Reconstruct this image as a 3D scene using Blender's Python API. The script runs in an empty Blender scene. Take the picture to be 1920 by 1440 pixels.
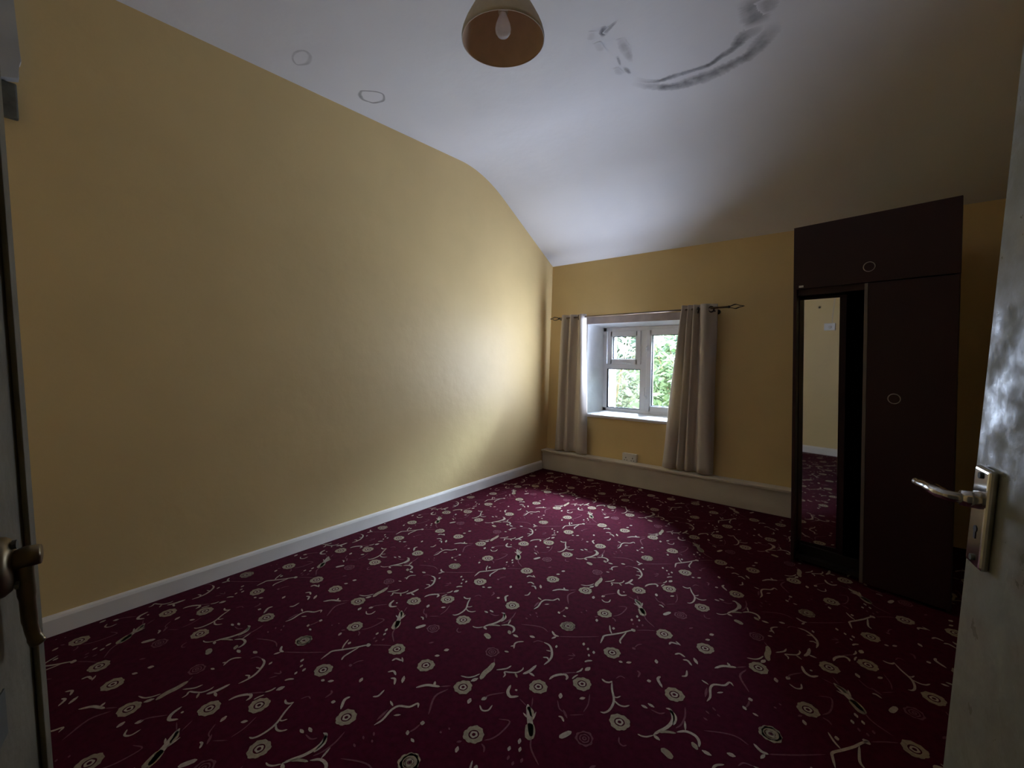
import bpy, bmesh, math, random
from mathutils import Vector, Matrix
random.seed(7)
SC = bpy.context.scene
COL = SC.collection
PI = math.pi

# ------------------------------------------------------------------ camera
cam_d = bpy.data.cameras.new('camera')
cam_d.sensor_fit = 'HORIZONTAL'
cam_d.sensor_width = 36.0
cam_d.lens = 36.0 * 828.0 / 1920.0
cam_d.clip_start = 0.02
cam = bpy.data.objects.new('camera', cam_d)
COL.objects.link(cam)
cam.location = (0, 0, 1.30)
cam.rotation_euler = (math.radians(90 - 3.869), 0, math.radians(39.5))
SC.camera = cam

# ------------------------------------------------------------------ sky, exposure
world = bpy.data.worlds.new('sky')
SC.world = world
world.use_nodes = True
bg = world.node_tree.nodes['Background']
bg.inputs['Color'].default_value = (0.60, 0.75, 1.0, 1)
bg.inputs['Strength'].default_value = 40.0
SC.view_settings.view_transform = 'Standard'
SC.view_settings.look = 'None'
SC.view_settings.gamma = 1.0
SC.view_settings.use_curve_mapping = False
SC.view_settings.exposure = -0.12
SC.cycles.max_bounces = 14
SC.cycles.diffuse_bounces = 8
SC.cycles.glossy_bounces = 6
SC.cycles.transparent_max_bounces = 16
SC.cycles.sample_clamp_indirect = 6.0
# daylight portal over the window opening (only guides the sampling of the sky)
pl = bpy.data.lights.new('window_portal', 'AREA')
pl.shape = 'RECTANGLE'; pl.size = 1.05; pl.size_y = 1.05
pl.cycles.is_portal = True
po = bpy.data.objects.new('window_portal', pl)
po.location = (-1.885, 4.78, 1.14)
po.rotation_euler = (math.radians(-90), 0, 0)
COL.objects.link(po)

# added fill lamps standing in for daylight through the window opening
# (small panels across the opening, each turned a little up and to the left, to light the ceiling and keep the right side dim)
dl = bpy.data.lights.new('window_fill', 'AREA')
dl.shape = 'RECTANGLE'; dl.size = 0.28; dl.size_y = 0.185
dl.color = (0.64, 0.745, 1.0); dl.energy = 2.2; dl.spread = math.radians(150)
for k in range(5):
    for j in range(3):
        do = bpy.data.objects.new('window_fill', dl)
        do.location = (-1.90 + 0.285 * (j - 1), 4.125, 0.765 + 0.188 * k)
        do.rotation_euler = (math.radians(-116), 0, math.radians(-24))
        COL.objects.link(do)

# added lamp in place of open sky above the hedge, shining steeply through the window on sill, reveal and floor
sk = bpy.data.lights.new('sky_fill_lamp', 'AREA')
sk.shape = 'RECTANGLE'; sk.size = 2.4; sk.size_y = 1.0
sk.color = (0.60, 0.74, 1.0); sk.energy = 6000.0
so_ = bpy.data.objects.new('sky_fill_lamp', sk)
so_.location = (-1.45, 5.45, 2.35)
so_.rotation_euler = (math.radians(-53), 0, math.radians(-16))
COL.objects.link(so_)

# ------------------------------------------------------------------ helpers
def new_mat(name, color, rough=0.6, spec=0.4, metal=0.0, sheen=0.0):
    m = bpy.data.materials.new(name); m.use_nodes = True
    b = m.node_tree.nodes['Principled BSDF']
    b.inputs['Base Color'].default_value = (*color, 1)
    b.inputs['Roughness'].default_value = rough
    b.inputs['Specular IOR Level'].default_value = spec
    b.inputs['Metallic'].default_value = metal
    if sheen: b.inputs['Sheen Weight'].default_value = sheen
    return m, m.node_tree, b

def add_noise(nt, b, color, var=0.12, scale=6.0, bump=0.0, bscale=60.0, detail=4.0, bdist=0.01):
    """colour variation and fine relief from object-space noise"""
    tc = nt.nodes.new('ShaderNodeTexCoord')
    if var:
        n = nt.nodes.new('ShaderNodeTexNoise'); n.inputs['Scale'].default_value = scale
        n.inputs['Detail'].default_value = detail
        nt.links.new(tc.outputs['Object'], n.inputs['Vector'])
        r = nt.nodes.new('ShaderNodeValToRGB')
        r.color_ramp.elements[0].position = 0.3; r.color_ramp.elements[1].position = 0.7
        r.color_ramp.elements[0].color = tuple(c * (1 - var) for c in color) + (1,)
        r.color_ramp.elements[1].color = tuple(min(1, c * (1 + var)) for c in color) + (1,)
        nt.links.new(n.outputs['Fac'], r.inputs['Fac'])
        nt.links.new(r.outputs['Color'], b.inputs['Base Color'])
    if bump:
        n2 = nt.nodes.new('ShaderNodeTexNoise'); n2.inputs['Scale'].default_value = bscale
        n2.inputs['Detail'].default_value = 5
        nt.links.new(tc.outputs['Object'], n2.inputs['Vector'])
        bp = nt.nodes.new('ShaderNodeBump'); bp.inputs['Strength'].default_value = bump
        bp.inputs['Distance'].default_value = bdist
        nt.links.new(n2.outputs['Fac'], bp.inputs['Height'])
        nt.links.new(bp.outputs['Normal'], b.inputs['Normal'])

def mat(name, color, rough=0.6, spec=0.4, metal=0.0, var=0.1, scale=6.0, bump=0.0, bscale=60.0, sheen=0.0, bdist=0.01):
    m, nt, b = new_mat(name, color, rough, spec, metal, sheen)
    add_noise(nt, b, color, var, scale, bump, bscale, bdist=bdist)
    return m

def link(o, parent=None):
    COL.objects.link(o)
    if parent is not None: o.parent = parent
    return o

def mesh_obj(name, verts, faces, m, parent=None, smooth=False, mats=None, midx=None):
    me = bpy.data.meshes.new(name)
    me.from_pydata([tuple(v) for v in verts], [], faces)
    for x in (mats or [m]): me.materials.append(x)
    if midx: me.polygons.foreach_set('material_index', midx)
    if smooth: me.polygons.foreach_set('use_smooth', [True] * len(me.polygons))
    me.update()
    return link(bpy.data.objects.new(name, me), parent)

def bm_obj(name, bm, m, parent=None, smooth=False, mats=None):
    bmesh.ops.recalc_face_normals(bm, faces=bm.faces)
    me = bpy.data.meshes.new(name)
    bm.to_mesh(me); bm.free()
    for x in (mats or [m]): me.materials.append(x)
    if smooth: me.polygons.foreach_set('use_smooth', [True] * len(me.polygons))
    return link(bpy.data.objects.new(name, me), parent)

def add_box(bm, lo, hi, bevel=0.0, seg=2):
    vs = [bm.verts.new((x, y, z)) for x in (lo[0], hi[0]) for y in (lo[1], hi[1]) for z in (lo[2], hi[2])]
    fs = [(0, 1, 3, 2), (4, 6, 7, 5), (0, 4, 5, 1), (2, 3, 7, 6), (0, 2, 6, 4), (1, 5, 7, 3)]
    faces = [bm.faces.new([vs[i] for i in f]) for f in fs]
    if bevel:
        es = list({e for f in faces for e in f.edges})
        bmesh.ops.bevel(bm, geom=es, offset=bevel, segments=seg, profile=0.6, affect='EDGES')

def box(name, lo, hi, m, parent=None, bevel=0.004, seg=2):
    bm = bmesh.new(); add_box(bm, lo, hi, bevel, seg)
    return bm_obj(name, bm, m, parent)

def add_prism(bm, pts, axis, a, b):
    """extrude a 2-D outline along an axis (0, 1, 2) from a to b"""
    def put(p, t):
        q = list(p); q.insert(axis, t); return bm.verts.new(q)
    A = [put(p, a) for p in pts]; B = [put(p, b) for p in pts]
    n = len(pts)
    bm.faces.new(A); bm.faces.new(B[::-1])
    for i in range(n): bm.faces.new([A[i], B[i], B[(i + 1) % n], A[(i + 1) % n]])

def prism(name, pts, axis, a, b, m, parent=None, bevel=0.0):
    bm = bmesh.new(); add_prism(bm, pts, axis, a, b)
    if bevel: bmesh.ops.bevel(bm, geom=list(bm.edges), offset=bevel, segments=2, profile=0.6, affect='EDGES')
    return bm_obj(name, bm, m, parent)

def add_lathe(bm, prof, n=40, M=None, close=False):
    """prof: list of (r, z)"""
    rings = []
    for r, z in prof:
        if r < 1e-6: rings.append([bm.verts.new((0, 0, z))])
        else: rings.append([bm.verts.new((r * math.cos(2 * PI * i / n), r * math.sin(2 * PI * i / n), z)) for i in range(n)])
    out = []
    prs = list(zip(rings, rings[1:])) + ([(rings[-1], rings[0])] if close else [])
    for A, B in prs:
        for i in range(n):
            j = (i + 1) % n
            if len(A) == 1: f = [A[0], B[i], B[j]]
            elif len(B) == 1: f = [A[i], A[j], B[0]]
            else: f = [A[i], A[j], B[j], B[i]]
            out.append(bm.faces.new(f))
    if M is not None:
        bmesh.ops.transform(bm, matrix=M, verts=[v for R in rings for v in R])
    return out

def lathe(name, prof, m, parent=None, n=40, M=None, close=False):
    bm = bmesh.new(); add_lathe(bm, prof, n, M, close)
    return bm_obj(name, bm, m, parent, smooth=True)

def add_tube(bm, pts, radii, n=10, squash=1.0):
    """round tube along a list of points, radii a number or list"""
    pts = [Vector(p) for p in pts]
    if not isinstance(radii, (list, tuple)): radii = [radii] * len(pts)
    up = Vector((0, 0, 1)); prev = None; rings = []
    for i, p in enumerate(pts):
        d = (pts[min(i + 1, len(pts) - 1)] - pts[max(i - 1, 0)]).normalized()
        a = (up if abs(d.z) < 0.95 else Vector((1, 0, 0))) if prev is None else prev
        u = (a - d * a.dot(d)).normalized(); v = d.cross(u); prev = u
        rings.append([bm.verts.new(p + (u * math.cos(2 * PI * k / n) * squash + v * math.sin(2 * PI * k / n)) * radii[i]) for k in range(n)])
    for A, B in zip(rings, rings[1:]):
        for k in range(n): bm.faces.new([A[k], A[(k + 1) % n], B[(k + 1) % n], B[k]])
    bm.faces.new(rings[0][::-1]); bm.faces.new(rings[-1])

def tube(name, pts, radii, m, parent=None, n=10, squash=1.0):
    bm = bmesh.new(); add_tube(bm, pts, radii, n, squash)
    return bm_obj(name, bm, m, parent, smooth=True)

def torus(name, c, R, r, normal, m, parent=None, n=24, k=8):
    bm = bmesh.new()
    N = Vector(normal).normalized()
    a = N.orthogonal().normalized(); b = N.cross(a); c = Vector(c)
    rings = []
    for i in range(n):
        t = 2 * PI * i / n; d = a * math.cos(t) + b * math.sin(t)
        rings.append([bm.verts.new(c + d * (R + r * math.cos(2 * PI * j / k)) + N * r * math.sin(2 * PI * j / k)) for j in range(k)])
    for i in range(n):
        A, B = rings[i], rings[(i + 1) % n]
        for j in range(k): bm.faces.new([A[j], A[(j + 1) % k], B[(j + 1) % k], B[j]])
    return bm_obj(name, bm, m, parent, smooth=True)

def smooth_path(pts, sub=6):
    """Catmull-Rom through the points (tuples of any length)"""
    if len(pts) < 3: 
        p, q = pts[0], pts[-1]
        return [tuple(a + (b - a) * t / sub for a, b in zip(p, q)) for t in range(sub + 1)]
    P = [tuple(2 * a - b for a, b in zip(pts[0], pts[1]))] + list(pts) + [tuple(2 * a - b for a, b in zip(pts[-1], pts[-2]))]
    out = []
    for i in range(1, len(P) - 2):
        for s in range(sub):
            t = s / sub
            out.append(tuple(0.5 * (2 * b + (c - a) * t + (2 * a - 5 * b + 4 * c - d) * t * t + (3 * b - a - 3 * c + d) * t ** 3)
                             for a, b, c, d in zip(P[i - 1], P[i], P[i + 1], P[i + 2])))
    out.append(tuple(pts[-1]))
    return out

def thing(name, label, cat, loc=(0, 0, 0), rotz=0.0, group=None):
    o = bpy.data.objects.new(name, None); o.empty_display_size = 0.1
    COL.objects.link(o); o.location = loc; o.rotation_euler = (0, 0, rotz)
    o['label'] = label; o['category'] = cat
    if group: o['group'] = group
    return o

def structure(o, label=None):
    o['kind'] = 'structure'
    if label: o['label'] = label
    return o

def struct_empty(name, label, loc=(0, 0, 0)):
    o = bpy.data.objects.new(name, None); o.empty_display_size = 0.1
    COL.objects.link(o); o.location = loc
    return structure(o, label)

# ------------------------------------------------------------------ materials
M_wall = mat('yellow_wall_paint', (0.70, 0.52, 0.24), 0.48, 0.35, var=0.04, scale=2.2, bump=0.25, bscale=9.0, bdist=0.012)
M_trim = mat('cream_gloss_paint', (0.62, 0.56, 0.46), 0.4, 0.4, var=0.06, scale=5)
M_skirt = mat('white_skirting_paint', (0.76, 0.70, 0.61), 0.45, 0.4, var=0.05, scale=5)
M_white = mat('white_reveal_paint', (0.88, 0.88, 0.88), 0.5, 0.4, var=0.05, scale=9, bump=0.3, bscale=14)
M_upvc = mat('white_upvc', (0.86, 0.86, 0.88), 0.25, 0.5, var=0.0)
M_gasket = mat('dark_gasket', (0.03, 0.03, 0.035), 0.6, var=0.0)
M_lintel = mat('pinkish_lintel_board', (0.42, 0.36, 0.34), 0.6, var=0.12, scale=12)
M_maroon = mat('dark_maroon_laminate', (0.030, 0.011, 0.013), 0.42, 0.3, var=0.15, scale=3)
M_dark = mat('dark_wardrobe_inside', (0.015, 0.011, 0.010), 0.6, 0.2, var=0.1)
M_strip = mat('dull_metal_edging', (0.16, 0.14, 0.13), 0.4, 0.5, 0.3, var=0.05)
M_ring = mat('brushed_ring_pull', (0.42, 0.36, 0.34), 0.35, 0.5, 0.8, var=0.05)
M_plastic = mat('white_plastic', (0.70, 0.68, 0.64), 0.4, 0.5, var=0.03)
M_black = mat('black_iron', (0.03, 0.025, 0.022), 0.4, 0.5, 0.4, var=0.1)
M_pole = mat('aged_bronze_pole', (0.22, 0.17, 0.13), 0.3, 0.5, 0.7, var=0.1)
M_chrome = mat('worn_chrome', (0.55, 0.54, 0.50), 0.16, 0.5, 1.0, var=0.2, scale=30)
M_brass = mat('tarnished_brass', (0.16, 0.12, 0.065), 0.35, 0.5, 0.9, var=0.25, scale=40)
M_shade_out = mat('cream_shade_fabric', (0.68, 0.63, 0.55), 0.8, 0.2, var=0.05, scale=30)
M_shade_in = mat('gold_brown_shade_lining', (0.66, 0.48, 0.33), 0.65, 0.3, var=0.06, scale=20)
M_bulb = mat('frosted_bulb_glass', (0.90, 0.88, 0.88), 0.15, 0.6, var=0.0)
M_grime = mat('grimy_grey_metal', (0.10, 0.105, 0.09), 0.6, 0.3, var=0.25, scale=25)

# ------------------------------------------------------------------ tuned values
CEILC = (0.74, 0.74, 0.74)
LEAF1, LEAF2, LEAF3, LEAF4 = (.115, .165, .085), (.155, .175, .12), (.105, .145, .10), (.09, .165, .13)
MIR_YAW, MIR_Y, D2LEAN = 5.0, 3.30, -1.1
def translucent_bulb(m):
    nt = m.node_tree; b = nt.nodes['Principled BSDF']
    tl = nt.nodes.new('ShaderNodeBsdfTranslucent'); tl.inputs['Color'].default_value = (.95, .93, .93, 1)
    mx = nt.nodes.new('ShaderNodeMixShader'); mx.inputs[0].default_value = .6
    nt.links.new(b.outputs[0], mx.inputs[1]); nt.links.new(tl.outputs[0], mx.inputs[2])
    nt.links.new(mx.outputs[0], nt.nodes['Material Output'].inputs['Surface'])
translucent_bulb(M_bulb)

# ceiling profile (y, z): flat, soft bend, slope down to the window wall
def ceil_z(y):
    y0, y1 = 2.80, 3.40
    m = -0.612
    if y <= y0: return 3.0
    if y <= y1: return 3.0 + m * (y - y0) ** 2 / (2 * (y1 - y0))
    return 3.0 + m * (y1 - y0) / 2 + m * (y - y1)
def back_y(z): return 4.14 + 0.049 * z      # the old window wall leans a little outwards
XL, XR, YR = -2.90, 0.80, -0.40

# ceiling paint: off-white with very faint mottling
M_ceil = mat('white_ceiling_paint', CEILC, 0.55, 0.25, var=0.03, scale=1.6, bump=0.35, bscale=2.6, bdist=0.03)
def stain_mat():
    m, nt, b = new_mat('grey_water_stain', CEILC, 0.6, 0.25)
    at = nt.nodes.new('ShaderNodeAttribute'); at.attribute_name = 'stain'
    tc = nt.nodes.new('ShaderNodeTexCoord')
    n = nt.nodes.new('ShaderNodeTexNoise'); n.inputs['Scale'].default_value = 14; n.inputs['Detail'].default_value = 5
    nt.links.new(tc.outputs['Object'], n.inputs['Vector'])
    mr = nt.nodes.new('ShaderNodeMapRange'); mr.inputs['From Min'].default_value = 0.3; mr.inputs['From Max'].default_value = 0.7
    mr.inputs['To Min'].default_value = 0.55; mr.inputs['To Max'].default_value = 1.15
    nt.links.new(n.outputs['Fac'], mr.inputs['Value'])
    mu = nt.nodes.new('ShaderNodeMath'); mu.operation = 'MULTIPLY'; mu.use_clamp = True
    nt.links.new(at.outputs['Fac'], mu.inputs[0]); nt.links.new(mr.outputs['Result'], mu.inputs[1])
    mx = nt.nodes.new('ShaderNodeMix'); mx.data_type = 'RGBA'
    mx.inputs['A'].default_value = (*CEILC, 1); mx.inputs['B'].default_value = (0.11, 0.105, 0.10, 1)
    nt.links.new(mu.outputs[0], mx.inputs['Factor']); nt.links.new(mx.outputs['Result'], b.inputs['Base Color'])
    return m
M_stain = stain_mat()

# ---- floor with the woven carpet: the motifs are faces of the floor, each in its yarn colour
def carpet_mat(name, col, var, scale=90):
    m, nt, b = new_mat(name, col, 1.0, 0.03, 0.0)
    b.inputs['Sheen Weight'].default_value = 0.02
    b.inputs['Sheen Roughness'].default_value = 0.5
    b.inputs['Sheen Tint'].default_value = (1, .9, .9, 1)
    add_noise(nt, b, col, var, scale, 0.5, 700, bdist=0.002)
    return m
M_c0 = carpet_mat('burgundy_carpet_pile', (0.047, 0.0019, 0.0088), 0.25, 40)
M_c1 = carpet_mat('beige_carpet_yarn', (0.34, 0.27, 0.20), 0.18)
M_c2 = carpet_mat('mauve_carpet_yarn', (0.125, 0.045, 0.052), 0.2)
M_c3 = carpet_mat('ochre_carpet_yarn', (0.255, 0.20, 0.13), 0.2)
# carpet pattern: (yarn, width in 0.1 mm, x, y, ... in mm) for one repeat
STROKES=[
(0,67,[-45,1655,-54,1692,-56,1714,-33,1745,-3,1786,18,1823,36,1846]),
(0,57,[-849,1871,-848,1825,-845,1797,-833,1780]),
(0,49,[-37,1749,-56,1770,-74,1801]),
(0,128,[-55,1788,-43,1793]),
(0,167,[-836,1898,-826,1916]),
(1,38,[-73,1692,-137,1636,-183,1600,-216,1575]),
(0,73,[-216,1575,-237,1572,-262,1588]),
(0,72,[-225,1567,-233,1541]),
(1,40,[-274,1571,-310,1581,-350,1569,-406,1536]),
(1,34,[-819,1916,-783,1946,-748,1970]),
(0,139,[-86,1170,-48,1130,-13,1091,8,1067]),
(0,49,[-75,1128,-48,1120]),
(0,54,[-41,1161,-29,1117]),
(1,41,[-842,2062,-816,2025,-761,1993]),
(0,132,[-16,1907,-6,1911]),
(0,155,[-7,1950,3,1955]),
(0,132,[-846,1997,-837,2001]),
(1,120,[-856,1950,-848,1953]),
(1,109,[-832,1944,-824,1947]),
(1,120,[-817,1970,-808,1973]),
(0,189,[-262,1965,-248,1971]),
(0,191,[-21,1278,-8,1285]),
(0,130,[-190,1507,-181,1511]),
(0,140,[-105,1599,-95,1604]),
(0,119,[-73,1582,-64,1586]),
(0,136,[-43,1578,-33,1583]),
(0,117,[-49,1548,-41,1553]),
(0,163,[-147,1794,-136,1800]),
(0,176,[-671,1765,-659,1772]),
(0,68,[-245,1497,-218,1497,-193,1481,-167,1446,-159,1413,-161,1379]),
(0,46,[-206,1460,-185,1468]),
(0,53,[-191,1414,-175,1423,-164,1416]),
(1,38,[-245,1497,-272,1489,-283,1466]),
(0,52,[-295,1230,-268,1262,-263,1288]),
(0,51,[-246,1215,-249,1231,-261,1243,-244,1254,-220,1273,-213,1298,-218,1312]),
(2,59,[-225,1266,-201,1250]),
(0,94,[-196,1281,-185,1312,-184,1357]),
(0,72,[-183,1304,-153,1301]),
(0,80,[-96,1324,-94,1347,-83,1368,-64,1387,-48,1382,-43,1365]),
(1,42,[-77,1382,-53,1408,-33,1427]),
(0,51,[-33,1427,-25,1447,-26,1465]),
(0,129,[-10,1459,-4,1489]),
(0,46,[-27,1385,-26,1403,-21,1420]),
(0,65,[-436,1678,-433,1710,-445,1755,-439,1785,-406,1807,-395,1837,-378,1825]),
(0,55,[-484,1779,-456,1771]),
(0,54,[-418,1747,-401,1765]),
(0,78,[-619,1694,-621,1672,-591,1640]),
(0,56,[-553,1749,-540,1765,-548,1797]),
(0,86,[-463,1883,-442,1917,-415,1934,-395,1945]),
(1,46,[-395,1945,-365,1975]),
(0,69,[-415,1934,-431,1952]),
(1,56,[-360,1957,-371,1899,-324,1829]),
(0,136,[-324,1729,-316,1738]),
(1,48,[-317,1739,-313,1760,-314,1784]),
(0,128,[-318,1787,-306,1797]),
(0,67,[-292,1727,-273,1724]),
(0,85,[-196,1203,-183,1170,-159,1157,-137,1178]),
(0,68,[-168,1198,-158,1195]),
(1,45,[-230,1088,-225,1113,-189,1159]),
(0,112,[-223,2000,-217,2023]),
(0,49,[-211,1978,-188,1967,-171,1981,-175,2008]),
(0,105,[-322,1493,-297,1498]),
(0,96,[-388,1452,-358,1452]),
(2,214,[-417,1447,-406,1461]),
(0,74,[-476,1470,-453,1493,-424,1496,-406,1482,-399,1459]),
(0,51,[-455,1495,-470,1535]),
(0,93,[-495,1492,-503,1530,-529,1550]),
(0,56,[-323,1378,-340,1404,-337,1425,-318,1444]),
(0,56,[-345,1381,-330,1396]),
(0,68,[-344,1339,-326,1346]),
(1,41,[-108,1516,-91,1509,-115,1493]),
(1,36,[-87,1496,-99,1469]),
(0,66,[-38,1503,-31,1518,-17,1530]),
(0,88,[-789,1669,-773,1672]),
(0,88,[-760,1680,-745,1697]),
(1,120,[-777,1780,-771,1793]),
(1,37,[-774,1796,-770,1821,-758,1838]),
(1,55,[-705,1665,-691,1658,-687,1631]),
(1,62,[-163,1815,-152,1829]),
(1,42,[-96,1879,-80,1902,-72,1941,-78,1993,-116,1976]),
(1,113,[-417,1587,-415,1594]),
(1,114,[-421,1623,-418,1629]),
(1,115,[-407,1654,-403,1660]),
(1,93,[-386,1634,-383,1640]),
(1,73,[-235,1804,-232,1811]),
(1,74,[-223,1833,-220,1839]),
(0,62,[-795,1531,-778,1526,-764,1532,-757,1546]),
(0,58,[-758,1545,-738,1506,-711,1468,-701,1438,-700,1406,-708,1386,-721,1380]),
(0,51,[-707,1461,-683,1453,-664,1459,-652,1476]),
(0,41,[-716,1478,-705,1480,-697,1496]),
(1,35,[-753,1569,-744,1593,-724,1593]),
(0,83,[-543,1549,-527,1551,-509,1527,-504,1501,-510,1466,-525,1433,-534,1408]),
(0,86,[-534,1408,-509,1401]),
(0,43,[-534,1406,-548,1387,-563,1378,-577,1377]),
(2,73,[-524,1430,-504,1449,-477,1464]),
(1,45,[-490,1598,-476,1555,-475,1512,-484,1484]),
(0,79,[-619,1505,-595,1505]),
(0,79,[-603,1528,-577,1525]),
(1,42,[-583,1507,-552,1510,-538,1526]),
(0,67,[-620,1863,-606,1881,-580,1873]),
(0,66,[-582,1850,-565,1858,-541,1838]),
(0,91,[-550,1892,-525,1863]),
(2,171,[-494,1373,-472,1369,-453,1358]),
(0,108,[-651,1635,-639,1646]),
(1,39,[-621,1326,-612,1307,-596,1302,-587,1313]),
(1,67,[-456,1749,-447,1696]),
(2,120,[-80,1161,-54,1151,-42,1133]),
(2,248,[-880,2103,-858,2076,-840,2046]),
(2,160,[-331,1257,-321,1219,-320,1185,-309,1150]),
(1,33,[-347,1277,-329,1255]),
(0,47,[-384,1113,-357,1124,-341,1143,-332,1170]),
(0,109,[-331,1118,-321,1148]),
(1,29,[-126,1171,-81,1160]),
(1,33,[-92,1209,-68,1171]),
(0,88,[-811,1385,-797,1403]),
(1,33,[-793,1430,-773,1383,-768,1340]),
(1,36,[-871,1326,-846,1299,-825,1294]),
(0,55,[-828,1267,-816,1270,-800,1259]),
(1,63,[-831,1303,-799,1279]),
(1,28,[-800,1296,-762,1330]),
(0,133,[-776,1194,-768,1215,-758,1241]),
(1,45,[-94,1864,-77,1859,-66,1845]),
(0,69,[-663,1913,-660,1933,-629,1940]),
(0,54,[-648,1954,-621,1938]),
(0,119,[-552,1173,-540,1192]),
(0,93,[-557,1124,-542,1139]),
(1,65,[-642,1162,-630,1182]),
]
STAINS = [
 (0.8, [(-1.246,2.709,0.0671),(-1.195,2.795,0.0907),(-1.137,2.866,0.0688),(-1.054,2.911,0.0863),(-0.955,2.92,0.0972),(-0.859,2.928,0.1024),(-0.768,2.916,0.0958),(-0.699,2.902,0.0839),(-0.633,2.889,0.0944),(-0.566,2.827,0.1199),(-0.512,2.763,0.1176),(-0.476,2.692,0.0734)]),
 (0.85, [(-1.229,2.694,0.04),(-1.182,2.762,0.0472),(-1.126,2.801,0.0384),(-1.053,2.81,0.0517),(-0.982,2.82,0.0448),(-0.92,2.83,0.0402),(-0.833,2.836,0.0444),(-0.764,2.804,0.0504),(-0.687,2.773,0.0649),(-0.63,2.714,0.0956),(-0.572,2.688,0.1052),(-0.545,2.659,0.0521)]),
 (0.6, [(-0.548,2.672,0.1151),(-0.544,2.597,0.1436),(-0.539,2.518,0.1406),(-0.542,2.436,0.1278)]),
 (0.5, [(-0.484,2.608,0.0616),(-0.481,2.557,0.0911),(-0.482,2.494,0.0995)]),
 (0.95, [(-1.213,2.234,0.0139),(-1.194,2.211,0.0494),(-1.178,2.185,0.049),(-1.181,2.164,0.0117)]),
 (0.8, [(-1.193,2.217,0.0257),(-1.153,2.199,0.0255),(-1.099,2.178,0.0097)]),
 (0.22, [(-1.23,2.161,0.0294),(-1.265,2.201,0.0438),(-1.273,2.211,0.02)]),
 (0.4, [(-1.141,2.304,0.0401),(-1.155,2.375,0.0614),(-1.166,2.449,0.0521),(-1.178,2.526,0.0213)]),
 (0.7, [(-1.22,2.426,0.0125),(-1.229,2.465,0.019),(-1.242,2.512,0.0107)]),
 (0.75, [(-1.233,2.539,0.015),(-1.231,2.581,0.0303),(-1.229,2.623,0.0175)]),
 (0.25, [(-1.271,2.515,0.0321),(-1.277,2.563,0.0477),(-1.267,2.596,0.0262)]),
 (0.2, [(-1.252,2.25,0.0402),(-1.262,2.299,0.0509),(-1.254,2.329,0.0307)]),
 (0.75, [(-2.648,1.679,0.0174),(-2.622,1.699,0.0127),(-2.582,1.745,0.0127),(-2.571,1.786,0.0145),(-2.599,1.816,0.0176),(-2.64,1.832,0.0237),(-2.703,1.809,0.0191),(-2.718,1.781,0.0167),(-2.726,1.74,0.025),(-2.705,1.708,0.0324),(-2.683,1.69,0.0264),(-2.648,1.679,0.0174)]),
 (0.35, [(-2.612,1.238,0.0197),(-2.572,1.249,0.0195),(-2.552,1.273,0.0221),(-2.573,1.306,0.0262),(-2.624,1.324,0.0292),(-2.663,1.322,0.0228),(-2.705,1.295,0.0162),(-2.687,1.264,0.0134),(-2.655,1.246,0.0132),(-2.612,1.238,0.0197)]),
]
LAT_O, LAT_A, LAT_B = (-0.87, 1.157), (0.01, 0.925), (0.86, -0.07)
FLOWERS = [(.184,.885),(.327,.028),(.544,.375),(.96,.625),(.264,.256),(.838,.84),(.59,.033),(.894,.178),(.608,.742),(.927,.384)]
DIMFLOWERS = [(.610,.744),(.110,.186),(.198,.565)]

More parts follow.
